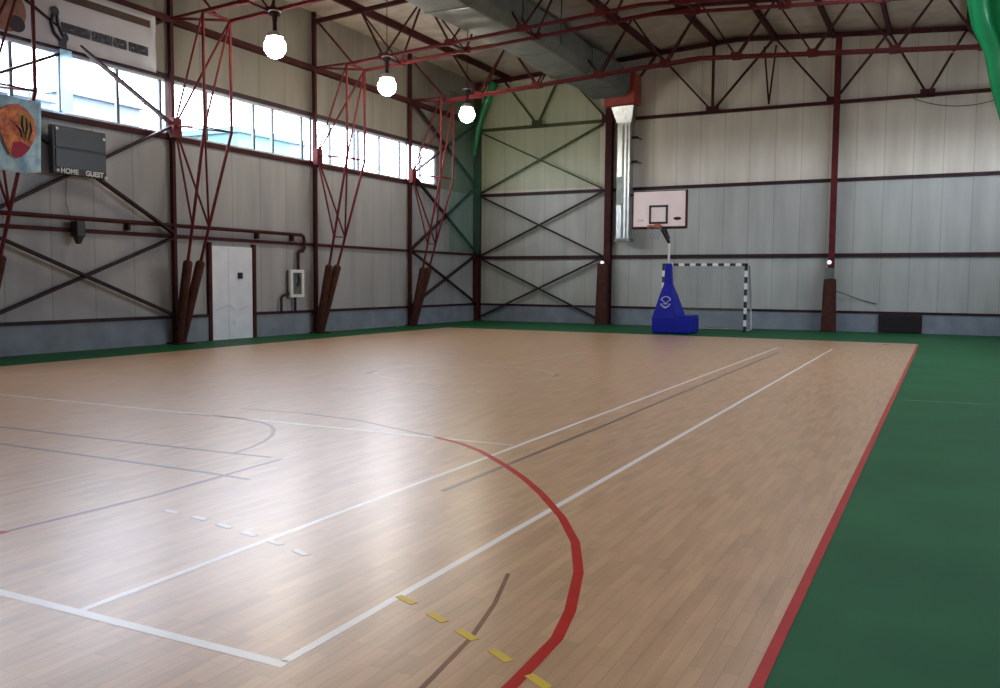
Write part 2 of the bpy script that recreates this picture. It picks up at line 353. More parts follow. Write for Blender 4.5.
# windows of the left wall, one per bay between the columns
bays = [(.25, 10.03, [1.9, 3.5, 5.1, 6.7, 8.3]), (10.03, 14.79, [11.06, 12.1, 13.47, 14.62]), (14.79, 19.85, [16.0, 17.62, 18.33, 19.5]),
        (19.85, 24.71, [20.74, 21.9, 22.1, 23.2, 24.35]), (24.71, 26.5, [25.6])]
for i, (a, b, mul) in enumerate(bays):
    f = MB().box(XW-.12, XW-.03, a, b, SILL, SILL+.06).box(XW-.12, XW-.03, a, b, HEAD-.06, HEAD).box(XW-.12, XW-.03, a, a+.05, SILL, HEAD).box(XW-.12, XW-.03, b-.05, b, SILL, HEAD)
    w = struct(f.build('window_%d' % (i+1), 'frame'))
    MB().box(XW-.085, XW-.075, a, b, SILL, HEAD).build('pane', 'glass', w)
    for y in mul: MB().box(XW-.11, XW-.04, y-.035, y+.035, SILL, HEAD).build('mullion', 'mullion', w)
f = MB().box(XE+.03, XE+.12, 15, 27.6, SILL, SILL+.06).box(XE+.03, XE+.12, 15, 27.6, HEAD-.06, HEAD)
w = struct(f.build('window_6', 'frame'))
MB().box(XE+.075, XE+.085, 15, 27.6, SILL, HEAD).build('pane', 'glass', w)
for k in range(1, 11): MB().box(XE+.04, XE+.11, 15+k*1.15-.025, 15+k*1.15+.025, SILL, HEAD).build('mullion', 'frame', w)
# door
d = struct(MB().box(XW+.005, XW+.055, DY0, DY1, 0, DZ).build('door_1', 'white'))
MB().box(XW+.055, XW+.058, DY0+.56, DY0+.575, .02, DZ-.03).build('leaf_joint', 'frame', d)
MB().box(XW+.055, XW+.095, 16.86, 17.0, 1.49, 1.64).tube([(XW+.09, 16.93, 1.56), (XW+.13, 16.93, 1.56), (XW+.13, 16.85, 1.56)], .012).build('lock_plate', 'black', d)
fr = MB(); 
for a, b in (((16.1, .72), (16.55, .84)), ((16.55, .84), (16.75, .72)), ((16.9, .70), (17.2, .80)), ((16.7, .45), (16.75, .35))): fr.bar((XW+.056, *a), (XW+.056, *b), .008, .02)
fr.build('crease_mark', 'frame', d)
j = struct(MB().box(XW, XW+.09, DY0-.11, DY0-.01, .0, DZ+.08).box(XW, XW+.09, DY1+.01, DY1+.11, 0, DZ+.08).build('trim_5', 'steel_dark'))

# ------------------------------------------------------------------ outside
struct(MB().box(-160, 140, -120, 160, -.6, -.25).build('ground', 'ground'))
def building(x, y0, y1, h, m, label, ny, nz):
    t = thing('building', (x, (y0+y1)/2, -.25), label, 'building')
    MB().box(x-10, x, y0, y1, -.25, h).build('wall', m, t)
    MB().box(x-10.2, x+.3, y0-.2, y1+.2, h, h+.35).build('parapet', m, t)
    for i in range(ny):
        for k in range(nz):
            y = y0 + (i+.5)*(y1-y0)/ny; z = h - 1.2 - 3*k
            fw = MB().box(x, x+.08, y-.8, y+.8, z-1.5, z).build('window', 'facade_w', t)
building(-42, 24, 31.5, 10.5, 'facade', 'pale blue building seen through the windows beside the banner', 3, 2)
building(-44, 33.5, 39, 11.6, 'facade', 'taller grey-blue block seen through the windows below the banner end', 2, 2)
building(-40, 43, 48, 10.6, 'facade2', 'cyan block seen through the panes behind the second lattice column', 2, 2)
building(-46, 51.5, 57, 12.0, 'facade', 'blue block seen through the panes right of the second lattice column', 2, 2)

# ------------------------------------------------------------------ lattice columns of the left wall
def lattice(y, label):
    X1, W = -14.3, XW+.11
    t = thing('lattice_column', (XW+.35, y, 0), label, 'steel column', 'lattice steel columns along the left wall')
    MB().box(W-.05, W+.05, y-.045, y+.045, 0, zr(W)-.05).build('wall_post', 'steel_dark', t)
    base = (XW+.5, y, 0)
    k = {}; top = {}
    for s in (-1, 1):
        b0 = Vector((XW+.22, y+s*.05, .0)); kn = Vector((X1, y+s*.4, 4.72)); tp = Vector((X1, y+s*.4, zb(X1)+.02)); k[s] = kn; top[s] = tp
        e = b0.lerp(kn, .40)
        MB().tube([b0, b0.lerp(e, .97), b0.lerp(e, .985), e], [.105, .105, .09, .05], 12).build('leg_padding', 'pad', t)
        MB().tube([e, kn, tp], .034, 8).build('chord', 'steel', t)
    MB().box(XW+.06, XW+.48, y-.24, y+.24, 0, .03).build('base_plate', 'steel_dark', t)
    P = Vector((W+.03, y+.05, 4.9)); Q = Vector((W+.03, y, 7.25))
    MB().box(W+.02, W+.16, y-.1, y+.14, 4.62, 5.06).build('node_plate', 'steel', t)
    def m(a, b, r=.025, n='brace'): MB().tube([a, b], r, 6).build(n, 'steel', t)
    mid = {s: Vector((XW+.22, y+s*.05, 0)).lerp(k[s], .56) for s in (-1, 1)}
    for s in (-1, 1):
        m(P, mid[s]); m(P, k[s], .018, 'knee_tie'); m(P, top[s]); m(Q, top[s], .03, 'top_tie')
    m(k[-1], k[1], .018, 'knee_tie'); m(mid[1], k[-1]); m(k[-1], top[1]); m(top[-1], top[1], .03, 'top_tie')
    m(mid[-1], mid[1], .018)
    m(Vector((W, y, 8.6)), top[-1].lerp(top[1], .5), .03, 'top_tie')
    return t
lab = ['red lattice column carrying the blue crest banner, cut by the left edge of the photo',
       'red lattice column between the scoreboard and the white door',
       'red lattice column beside the pale utility box',
       'red lattice column nearest the back corner, with the farthest lamp above']
for y, l in zip(FR, lab): lattice(y, l)

# ------------------------------------------------------------------ roof trusses across the hall
def truss(y, label, sep=.4):
    t = thing('roof_truss', (RX, y, zb(RX)), label, 'roof truss', 'red steel trusses under the roof')
    zt = lambda x: zr(x)-.30
    XL, XR = -14.3, 1.75
    for s in (-1, 1):
        MB().bar((XL, y+s*sep, zb(XL)), (RX, y+s*sep, zb(RX)), .07).bar((RX, y+s*sep, zb(RX)), (XR, y+s*sep, zb(XR)), .07).build('bottom_chord', 'steel', t)
    MB().bar((XW+.1, y, zt(XW+.1)), (RX, y, zt(RX)), .10).bar((RX, y, zt(RX)), (XE-.05, y, zt(XE)), .10).build('top_chord', 'steel_dark', t)
    xs = [-13.15+1.96*k for k in range(8)]
    for x in xs:
        for s in (-1, 1):
            for e in (-.98, .98):
                MB().bar((x, y+s*sep, zb(x)), (x+e, y, zt(x+e)), .042).build('diagonal', 'steel_dark', t)
        MB().bar((x, y-sep, zb(x)), (x, y+sep, zb(x)), .05).build('cross_tie', 'steel_dark', t)
        for s in (-1, 1): MB().box(x-.13, x+.13, y+s*sep-.04, y+s*sep+.04, zb(x)-.06, zb(x)+.10).build('gusset_plate', 'steel', t)
    if sep < .4: MB().bar((XL, y-.4, zb(XL)), (XL, y+.4, zb(XL)), .06).build('cross_tie', 'steel_dark', t)
    for s in (-1, 1): MB().bar((XR, y+s*sep, zb(XR)), (XE-.02, y, zb(XR)+.2), .07).build('end_bracket', 'steel_dark', t)
    return t
truss(FR[1], 'red roof truss nearest the camera, crossing the top left corner of the photo')
truss(FR[2], 'red roof truss under the middle of the grey roof duct')
truss(FR[3], 'red roof truss nearest the back wall', .1)

# gable truss on the end wall
YG = YB-.22
t = thing('gable_truss', (RX, YG, 7.05), 'dark red zigzag truss lying against the top of the back wall', 'roof truss')
ztg = lambda x: zr(x)-.14
MB().bar((XW+.1, YG, 6.97), (XE-.03, YG, 7.02), .10).build('bottom_chord', 'steel_dark', t)
MB().bar((XW+.1, YG, ztg(XW)), (RX, YG, ztg(RX)), .13).bar((RX, YG, ztg(RX)), (XE-.03, YG, ztg(XE)), .13).build('top_chord', 'steel_dark', t)
bn = [-13.24, -10.6, -7.02, -3.32, -.72, 1.9]; tn = [-14.6, -12.3, -8.88, -5.12, -1.82, .25, 3.0]
for i, x in enumerate(bn):
    for q in (tn[i], tn[i+1]): MB().bar((x, YG, 7.02), (q, YG, ztg(q)), .09, .06).build('diagonal', 'steel_dark', t)
    MB().box(x-.2, x+.2, YG-.05, YG+.05, 6.95, 7.18).build('gusset_plate', 'steel_dark', t)
MB().bar((-7.02, YG, 7.0), (-7.02, YG, ztg(-7.02)), .08).build('vertical', 'steel_dark', t)
for x in (-5.42, -5.06): MB().bar((x, YG-.03, 8.9), (-5.24, YG-.03, 7.1), .05).build('sag_rod', 'steel_dark', t)

# purlins under the roof sheets
for i, x in enumerate([-14.4, -12.3, -10.6, -8.88, -7.0, -5.12, -3.4, -1.82, .25, 2.0]):
    o = MB().box(x-.05, x+.05, YF, YB-.02, zr(x)-.20, zr(x)-.012).build('roof_purlin', 'steel_dark')
    tag(o, 'long thin dark red purlin running the length of the hall under the roof sheet', 'roof beam', 'purlins under the roof')

# end wall columns
def endcol(x, w, label, pad, m='steel', dx=0):
    t = thing('wall_column', (x, YB-.2, 0), label, 'steel column')
    ztop = zr(x)-.2
    MB().box(x-w/2, x+w/2, YB-.30, YB-.28, 0, ztop).box(x-w/2, x+w/2, YB-.12, YB-.10, 0, ztop).box(x-.012, x+.012, YB-.28, YB-.12, 0, ztop).build('i_beam', m, t)
    MB().box(x-w/2-.06, x+w/2+.06, YB-.36, YB-.06, 0, .03).build('base_plate', 'steel_dark', t)
    if pad:
        a, b, zt = pad; x += dx
        MB().loft([[(x-a, YB-.62, 0), (x+a, YB-.62, 0), (x+a, YB-.31, 0), (x-a, YB-.31, 0)],
                   [(x-b, YB-.50, zt), (x+b, YB-.50, zt), (x+b, YB-.31, zt), (x-b, YB-.31, zt)]]).build('column_padding', 'pad', t, .015)
    return t
endcol(-15.66, .24, 'dark red corner column under the gathered green net', None, 'steel_dark')
endcol(-10.53, .24, 'red column of the back wall beside the metal riser duct, brown padding at its foot', (.20, .175, 2.1), 'steel_dark', -.09)
c = endcol(-3.22, .17, 'red column of the back wall right of the goal, brown padding below a junction box', (.215, .175, 1.62))
MB().box(-3.37, -3.12, YB-.46, YB-.31, 1.63, 1.95).build('junction_box', 'galv_dark', c)
for x, l in ((-10.66, 'small round white light on the column beside the metal riser duct'), (-3.26, 'small round white light on the column right of the goal')):
    t = thing('wall_light', (x, YB-.36, 2.13), l, 'light')
    MB().tube([(x, YB-.31, 2.13), (x, YB-.40, 2.13)], [.07, .075], 12).build('housing', 'frame', t)
    MB().tube([(x, YB-.40, 2.13), (x, YB-.425, 2.13)], [.06, .045], 12).build('lens', 'spot', t)

# girts
def girt(name, a, b, w, m, label, h=None): return tag(MB().bar(a, b, w, h).build(name, m), label, 'wall rail')
girt('wall_girt', (XW+.05, YB-.05, 4.62), (XE, YB-.05, 4.69), .10, 'rail', 'dark horizontal rail on the back wall just above the white backboard')
girt('wall_girt', (XW+.05, YB-.05, 2.33), (XE, YB-.05, 2.37), .10, 'rail', 'dark horizontal rail on the back wall just above the goal crossbar', .11)
girt('wall_girt', (XW+.04, YF, 2.44), (XW+.04, YB-.3, 2.44), .075, 'steel_dark', 'dark red horizontal rail on the left wall just above the white door')
girt('wall_beam', (XW+.09, YF, 7.22), (XW+.09, YB-.3, 7.22), .16, 'steel_dark', 'dark red beam running along the left wall high above the windows', .14)

# cross braces
def cross(pts, label):
    a, b, c, d = pts
    t = thing('cross_brace', tuple((Vector(a)+Vector(b))/2), label, 'cross brace', 'crossed steel bars on the walls')
    MB().bar(a, b, .115, .05).build('bar', 'rail', t)
    n = Vector((.055, 0, 0)) if abs(a[0]-b[0]) < .5 else Vector((0, -.055, 0))
    MB().bar(Vector(c)+n, Vector(d)+n, .115, .05).build('bar', 'rail', t)
zz = [(.65, 2.38), (2.5, 4.86), (4.92, 7.2)]
for (y0, y1, nm) in ((FR[0]+.08, FR[1]-.08, 'left'), (FR[3]+.08, YB-.35, 'corner')):
    for k, (a, b) in enumerate(zz):
        X = XW+.13
        if nm == 'left': l = ['crossed bars on the left wall below the black speaker', 'crossed bars on the left wall behind the scoreboard', 'crossed bars in front of the windows under the long white banner'][k]
        else: l = ['lowest crossed bars on the left wall beside the back corner', 'middle crossed bars on the left wall beside the back corner', 'topmost crossed bars on the left wall beside the back corner'][k]
        cross(((X, y0, a), (X, y1, b), (X, y0, b), (X, y1, a)), l)
for k, (a, b) in enumerate(((.15, 2.3), (2.4, 4.58), (4.7, 6.90))):
    l = ['lowest crossed bars on the back wall left of the riser duct', 'middle crossed bars on the back wall left of the riser duct', 'topmost crossed bars on the back wall left of the riser duct'][k]
    cross(((-15.52, YB-.16, a), (-10.78, YB-.16, b), (-15.52, YB-.16, b), (-10.78, YB-.16, a)), l)

# ------------------------------------------------------------------ lamps
def lamp(y, label):
    x, z = -13.0, 6.42
    t = thing('high_bay_lamp', (x, y, z), label, 'lamp', 'hanging high bay lamps')
    MB().tube([(x, y, z+.72), (x, y, zr(x)-.005)], .010, 6).build('hanging_rod', 'rail', t)
    MB().lathe([(0, .74), (.09, .74), (.12, .72), (.12, .66), (.06, .64), (.045, .5), (.045, .3), (.09, .27), (.09, .2), (0, .2)], (x, y, z), 16).build('gear_housing', 'rail', t)
    MB().lathe([(.0, .755), (.13, .75), (.14, .73), (.0, .735)], (x, y, z), 16).build('cap', 'chrome', t)
    MB().lathe([(.04, .33), (.10, .32), (.16, .27), (.19, .20), (.185, .195), (.155, .255), (.10, .30), (.04, .31)], (x, y, z), 24).build('reflector', 'chrome', t)
    MB().lathe([(.0, .235), (.09, .22), (.17, .165), (.22, .08), (.235, 0), (.22, -.08), (.17, -.165), (.09, -.22), (0, -.235)], (x, y, z), 24).build('glowing_globe', 'lamp', t)
lamp(15.14, 'glowing lamp nearest the camera, upper left of the photo')
lamp(19.39, 'middle one of the three glowing lamps')
lamp(23.64, 'glowing lamp farthest away, close to the green net in the corner')

# ------------------------------------------------------------------ ducts
t = thing('roof_duct', (-10.2, 20, 8.1), 'grey wrapped ventilation duct running under the roof towards the back wall', 'duct')
def ring(y, z): return [(x, y, zz_) for x, zz_ in ((-10.85, z), (-9.75, z), (-9.55, z+.2), (-9.55, z+.75), (-9.75, z+.9), (-10.85, z+.9), (-11.0, z+.72), (-11.0, z+.16))]
ys = [13.0, 15.4, 17.8, 20.2, 22.6, 25.0, 27.0, 28.5]
MB().loft([ring(y, 7.62+.06*math.sin(y*1.7)+.0*y) for y in ys]).build('trunk', 'duct', t, .03)
for y in ys[1:-1]:
    r = [(a, 1) for a in ring(y, 7.62+.06*math.sin(y*1.7))]
    c0 = Vector((-10.27, y, 8.07))
    MB().loft([[c0+(Vector(p)-c0)*1.025+Vector((0, -.03, 0)) for p, _ in r], [c0+(Vector(p)-c0)*1.025+Vector((0, .03, 0)) for p, _ in r]]).build('seam_band', 'galv_dark', t)
for y in (17.8, 22.6):
    for x in (-11.0, -9.55): MB().tube([(x, y, 8.2), (x, y, zr(x)-.01)], .012, 6).build('hanger_rod', 'rail', t)
t = thing('riser_duct', (-9.9, 29.1, 2.85), 'shiny metal riser duct with a red elbow box, left of the white backboard', 'duct')
e = MB().prism([(-10.46, 7.28), (-9.40, 7.36), (-9.40, 8.35), (-9.72, 8.35), (-9.72, 7.85), (-10.46, 7.80)], 1, 28.5, 29.2).build('elbow_box', 'duct_red', t, .02)
MB().box(-10.45, -9.75, 28.5, 29.18, 7.8, 8.3).build('elbow_neck', 'galv_dark', t)
MB().loft([[(-10.28, 28.7, 7.32), (-9.5, 28.7, 7.32), (-9.5, 29.18, 7.32), (-10.28, 29.18, 7.32)], [(-10.10, 28.8, 6.78), (-9.60, 28.8, 6.78), (-9.60, 29.18, 6.78), (-10.10, 29.18, 6.78)]]).build('funnel', 'galv', t)
MB().box(-10.08, -9.62, 28.8, 29.18, 2.92, 6.8).build('riser', 'galv', t, .02)
MB().box(-9.90, -9.83, 28.785, 28.81, 2.95, 6.7).build('standing_seam', 'galv_dark', t)
MB().box(-9.75, -9.70, 28.785, 28.81, 2.95, 6.7).build('standing_seam', 'galv_dark', t)
MB().box(-10.07, -9.90, 28.78, 28.81, 4.05, 5.0).build('open_grille', 'galv_dark', t)
MB().box(-10.12, -9.58, 28.77, 29.2, 2.83, 2.94).build('end_collar', 'galv_dark', t)
for z in (6.3, 5.5, 4.4): MB().box(-9.66, -9.42, 28.95, 29.02, z-.04, z+.04).tube([(-9.45, 28.98, z), (-9.45, YB, z)], .02, 6).build('wall_bracket', 'rail', t)

# ------------------------------------------------------------------ left wall fittings
X = XW+.10
t = thing('scoreboard', (XW+.2, 12.32, 3.48), 'dark grey wall scoreboard with two fields, below the long white banner', 'scoreboard')
MB().box(XW+.19, XW+.32, 11.62, 12.84, 3.5, 4.43).build('case', 'black', t, .01)
for y in (11.9, 12.6): MB().box(XW, XW+.2, y-.03, y+.03, 4.24, 4.30).build('mount', 'black', t)
MB().box(XW+.32, XW+.335, 11.68, 12.82, 4.02, 4.40).box(XW+.32, XW+.335, 11.68, 12.82, 3.63, 3.97).build('display_panel', 'score', t)
for y, z in ((11.71, 4.36), (12.78, 4.29), (11.71, 3.56), (12.81, 3.52)): MB().tube([(XW+.315, y, z), (XW+.345, y, z)], .03, 8).build('corner_bolt', 'letters', t)
for txt, y in (('HOME', 11.78), ('GUEST', 12.34)):
    text_mesh(None, txt, .14, 'lettering', 'letters', t, lambda a, b, c, y=y: (XW+.325+c, y+a, 3.52+b), .004, .004)
t = thing('wall_speaker', (XW+.2, 12.22, 2.42), 'small black speaker hanging on the wall pipes under the scoreboard', 'speaker')
MB().box(XW+.10, XW+.30, 12.13, 12.33, 2.30, 2.62).build('cabinet', 'black', t, .02)
MB().loft([[(XW+.13, 12.16, 2.30), (XW+.28, 12.16, 2.30), (XW+.28, 12.30, 2.30), (XW+.13, 12.30, 2.30)], [(XW+.16, 12.2, 2.16), (XW+.24, 12.2, 2.16), (XW+.24, 12.26, 2.16), (XW+.16, 12.26, 2.16)]]).build('horn', 'black', t)
MB().box(XW+.01, XW+.12, 12.20, 12.26, 2.5, 2.58).build('bracket', 'black', t)
MB().tube([(XW+.05, 12.19, 2.6), (XW+.03, 12.1, 3.0), (XW+.03, 12.13, 3.5)], .006, 5).build('cable', 'cable', t)
t = thing('wall_pipe', (XW+.1, 12, 2.68), 'red pipe running above the white door and bending down to the utility box', 'pipe')
MB().tube([(XW+.11, YF+.01, 2.68), (XW+.11, 19.25, 2.68), (XW+.11, 19.33, 2.64), (XW+.11, 19.36, 2.55), (XW+.11, 19.36, 2.32), (XW+.11, 19.3, 2.25), (XW+.11, 19.16, 2.24), (XW+.11, 19.1, 2.18), (XW+.11, 19.1, 1.72)], .045, 10).build('pipe', 'steel_dark', t)
for y in (3, 8, 13.55, 17.55, 18.9): MB().box(XW, XW+.13, y-.03, y+.03, 2.5, 2.72).build('pipe_bracket', 'steel_dark', t)
t = thing('utility_box', (XW+.08, 19.0, 1.0), 'pale framed utility box on the left wall with two conduits below', 'utility box')
MB().box(XW+.01, XW+.14, 18.74, 19.26, 1.02, 1.72).build('back_box', 'galv_dark', t)
MB().box(XW+.10, XW+.17, 18.72, 18.82, 1.0, 1.74).box(XW+.10, XW+.17, 19.18, 19.28, 1.0, 1.74).box(XW+.10, XW+.17, 18.82, 19.18, 1.0, 1.08).box(XW+.10, XW+.17, 18.82, 19.18, 1.66, 1.74).build('frame', 'letters', t)
MB().tube([(XW+.14, 19.05, 1.62), (XW+.16, 19.1, 1.45), (XW+.15, 19.02, 1.3)], .04, 8).build('valve', 'black', t)
MB().tube([(XW+.1, 18.74, 1.1), (XW+.1, 18.5, 1.05), (XW+.1, 18.42, .98), (XW+.1, 18.42, .64)], .035, 8).build('conduit', 'rail', t)
MB().tube([(XW+.1, 18.98, 1.02), (XW+.1, 18.98, .64)], .035, 8).build('conduit', 'rail', t)
# long banner
XB = XW+.225
t = thing('wall_banner', (XB, 12.0, 5.95), 'long pale banner with a jumping basketball player and dark lettering, above the windows', 'banner')
MB().sheet(lambda u, v: (XB+.012*math.sin(u*23)+.01*math.sin(v*9), 8.6+u*(14.40-8.6), 5.93+v*1.19+.0*u), 40, 8, 0, .006, (1, 0, 0)).build('cloth', 'cloth', t)
MB().box(XB+.03, XB+.04, 11.9, 14.22, 6.83, 6.98).build('brown_strip', 'brown_strip', t)
def flat(poly, x=XB+.028, th=.008): return MB().prism(poly, 0, x, x+th)
def circ(cy, cz, ry, rz=None, n=20): rz = rz or ry; return [(cy+ry*math.cos(2*math.pi*k/n), cz+rz*math.sin(2*math.pi*k/n)) for k in range(n)]
g = flat(circ(11.93, 6.57, .085, .10))
for pts in ([(11.97, 6.52), (11.99, 6.32), (12.09, 6.14)], [(11.89, 6.52), (11.84, 6.33), (11.90, 6.16), (12.03, 6.05)]):
    g.tube([(XB+.03, *p) for p in pts], [.024, .03, .034, .038][:len(pts)], 8)
for poly in (circ(12.14, 6.13, .07, .085), [(12.0, 6.08), (12.1, 6.1), (12.17, 6.05), (12.16, 5.93), (11.99, 5.93)]): g.prism(poly, 0, XB+.028, XB+.036)
g.build('player_silhouette', 'ink', t)
words = [(12.06, 12.71, 7), (12.77, 13.24, 5), (13.29, 13.60, 4), (13.65, 14.16, 6)]
b = MB(); x0, x1 = XB+.03, XB+.036
for a, e, n in words:                                   # dense bold capitals, too blurred in the photo to read
    w = (e-a)/n
    for i in range(n):
        y = a+i*w+.004; q = a+(i+1)*w-.004; m = (i*5+n) % 3; c_ = (y+q)/2
        if m == 0: b.box(x0, x1, y, q, 6.32, 6.41); b.box(x0, x1, y, c_-.008, 6.22, 6.32); b.box(x0, x1, c_+.008, q, 6.22, 6.32)
        elif m == 1: b.box(x0, x1, y, c_-.007, 6.22, 6.41); b.box(x0, x1, c_+.007, q, 6.22, 6.41); b.box(x0, x1, c_-.007, c_+.007, 6.22, 6.33)
        else: b.box(x0, x1, y, q, 6.22, 6.30); b.box(x0, x1, y, q, 6.315, 6.41)
b.build('lettering', 'ink', t)
eb = flat(circ(10.9, 6.35, .42, .40, 28)); eb.build('ball_emblem', 'ball_brown', t)
MB().prism(circ(11.12, 6.13, .17, .15), 0, XB+.036, XB+.042).build('emblem_dark_spot', 'crest_dk', t)  # dark purple print at the lower right of the ball
MB().box(XB-.02, XB+.0, 12.05, 12.30, SILL+.02, 5.90).build('player_legs', 'legs', t)
for c in t.children: c.location = (0, -.13, .02)
# crest banner on the first lattice column
XC = -14.24
t = thing('crest_banner', (XC, 10.0, 3.3), 'light blue cloth banner with an orange and red shield, tied to the leftmost lattice column', 'banner')
MB().sheet(lambda u, v: (XC+.025*math.sin(u*11+v*3), 9.45+u*1.02, 3.33+v*1.2-.06*math.sin(u*3)*(1-v)), 20, 12, 0, .006, (1, 0, 0)).build('cloth', 'crest_blue', t)
sh = [(9.72, 4.28), (9.85, 4.38), (10.04, 4.42), (10.2, 4.34), (10.32, 4.2), (10.36, 4.0), (10.3, 3.82), (10.2, 3.66), (10.08, 3.54), (9.97, 3.5), (9.86, 3.56), (9.76, 3.75), (9.68, 4.0), (9.67, 4.16)]
MB().prism(sh, 0, XC+.03, XC+.04).build('shield', 'crest_or', t)
MB().prism([(10.02, 4.26), (10.12, 4.30), (10.22, 4.22), (10.28, 4.08), (10.25, 3.94), (10.17, 3.82), (10.10, 3.86), (10.12, 4.02), (10.06, 4.12)], 0, XC+.04, XC+.046).build('shield_patch', 'crest_ye', t)
dk = MB()
for a in ([(10.10, 4.24), (10.09, 4.08), (10.13, 3.92)], [(10.17, 4.20), (10.18, 4.04), (10.14, 3.86)], [(10.24, 4.14), (10.26, 4.0), (10.2, 3.84)], [(9.98, 4.06), (10.06, 3.98), (10.08, 3.86)]):
    dk.tube([(XC+.046, *p) for p in a], [.012, .02, .010], 6)
dk.build('shield_dark_mark', 'crest_dk', t)
MB().prism([(9.92, 3.76), (10.05, 3.80), (10.24, 3.72), (10.14, 3.60), (10.06, 3.53), (9.97, 3.51), (9.88, 3.57)], 0, XC+.04, XC+.044).build('shield_foot', 'crest_rd', t)
for y in (9.5, 10.3): MB().tube([(XC, y, 4.5), (-14.3, y, 4.72)], .008, 5).build('tie', 'cord', t)

# ------------------------------------------------------------------ basketball stand
YS = 24.85
t = thing('basketball_stand', (-7.05, 25.3, 0), 'portable basketball hoop with a blue padded base, in front of the goal', 'basketball hoop')
MB().box(-7.57, -6.50, YS, YS+1.25, .02, .47).build('base_pad', 'blue', t, .04)
MB().box(-6.78, -6.50, YS+.02, YS+1.2, .44, .53).build('weight_box', 'blue', t, .03)
def sec(xa, xb, ya, yb, z): return [(xa, ya, z), (xb, ya, z), (xb, yb, z), (xa, yb, z)]
MB().loft([sec(-7.57, -6.80, YS-.01, YS+1.0, .42), sec(-7.50, -6.90, YS+.03, YS+.95, .68), sec(-7.37, -7.01, YS+.12, YS+.7, 1.15), sec(-7.29, -7.09, YS+.2, YS+.5, 1.42), sec(-7.26, -7.11, YS+.22, YS+.45, 2.02)]).build('tower_pad', 'blue', t, .02)
em = MB()
def on_pad(x, z): return (x, YS+.03+(z-.68)/(1.15-.68)*.09-.012, z)
for a0, a1, cx, cz, r in ((20, 160, -7.18, .92, .15), (200, 340, -7.18, .92, .15)):
    em.tube([on_pad(cx+r*math.cos(math.radians(a0+(a1-a0)*i/8)), cz+r*math.sin(math.radians(a0+(a1-a0)*i/8))) for i in range(9)], .016, 6)
for p, q in (((-7.32, 1.0), (-7.18, .87)), ((-7.18, .87), (-7.04, 1.0)), ((-7.26, .86), (-7.1, .86)), ((-7.28, .80), (-7.18, .74)), ((-7.18, .74), (-7.08, .80))): em.bar(on_pad(*p), on_pad(*q), .02)
em.build('pad_emblem', 'emblem', t)
MB().tube([(-7.19, YS+.33, 1.95), (-7.19, YS+.33, 2.72)], .035, 8).build('mast', 'chrome', t)
MB().bar((-7.19, YS+.33, 2.62), (-7.30, 24.40, 3.16), .07).bar((-7.19, YS+.33, 2.72), (-7.30, 24.40, 3.5), .05).build('arm', 'goal_k', t)
bx0, bx1, bz0, bz1, by = -7.99, -6.50, 3.03, 4.0, 24.3
bd = MB().box(bx0, bx1, by, by+.04, bz0, bz1).build('backboard', 'board', t)
MB().box(bx0-.03, bx0, by-.01, by+.07, bz0-.06, bz1+.02).box(bx1, bx1+.05, by-.01, by+.07, bz0-.06, bz1+.02).box(bx0, bx1, by-.01, by+.07, bz0-.07, bz0).box(bx0, bx1, by+.0, by+.07, bz1, bz1+.02).build('edge_frame', 'steel_dark', bd)
sx0, sx1, sz0, sz1 = -7.53, -6.99, 3.10, 3.62
MB().box(sx0, sx0+.06, by-.012, by, sz0, sz1).box(sx1-.06, sx1, by-.012, by, sz0, sz1).box(sx0, sx1, by-.012, by, sz1-.06, sz1).box(sx0, sx1, by-.012, by, sz0, sz0+.06).build('target_square', 'goal_k', bd)
MB().prism([(-6.72+.11*math.cos(a), 3.24+.045*math.sin(a)) for a in [2*math.pi*i/16 for i in range(16)]], 1, by-.012, by).build('oval_mark', 'steel_dark', bd)
MB().box(-7.85, -7.68, by-.012, by, 3.18, 3.23).build('faint_mark', 'frame', bd)
rim = MB().tube([(-7.265+.2*math.cos(a), by-.32+.225*math.sin(a), 3.03) for a in [2*math.pi*i/24 for i in range(25)]], .012, 6)
rim.box(-7.33, -7.20, by-.12, by, 3.0, 3.10).build('rim', 'orange', t)
nm = MB()
for k in range(12):
    for s in (1, -1):
        pts = []
        for i in range(5):
            a = 2*math.pi*(k+s*i*.5)/12; r = .21-.025*i
            pts.append((-7.265+r*math.cos(a), by-.32+r*math.sin(a), 3.02-.09*i))
        nm.tube(pts, .004, 4)
nm.build('hoop_net', 'plinth', t)
for x in (-7.5, -6.6):
    for y in (YS+.15, YS+1.1): MB().tube([(x-.03, y, .04), (x+.03, y, .04)], .04, 10).build('wheel', 'black', t)

# ------------------------------------------------------------------ goal
YG0 = 27.0; gx0, gx1, gz, w = -7.90, -5.31, 2.06, .08
t = thing('handball_goal', ((gx0+gx1)/2, YG0, 0), 'handball goal with black and white banded posts, behind the blue hoop stand', 'goal')
def banded(p, q, n, name, first=1):
    b = MB(); p, q = Vector(p), Vector(q)
    for i in range(n): b.bar(p.lerp(q, i/n), p.lerp(q, (i+1)/n), w, w, (i+first) % 2)
    return b.build(name, ['goal_w', 'goal_k'], t)
banded((gx0+w/2, YG0, gz-w/2), (gx0+w/2, YG0, 0), 11, 'post')
banded((gx1-w/2, YG0, gz-w/2), (gx1-w/2, YG0, 0), 11, 'post')
banded((gx0, YG0, gz-w/2), (gx1, YG0, gz-w/2), 15, 'crossbar')
for x in (gx0+.04, gx1-.04):
    MB().tube([(x, YG0, gz-.05), (x+.02, YG0+.35, gz-.1), (x, YG0+.8, 1.0), (x, YG0+1.0, .04), (x, YG0, .03)], .022, 8).build('side_stay', 'chrome', t)
MB().tube([(gx0+.04, YG0+1.0, .04), (gx1-.04, YG0+1.0, .04)], .02, 8).build('rear_bar', 'chrome', t)
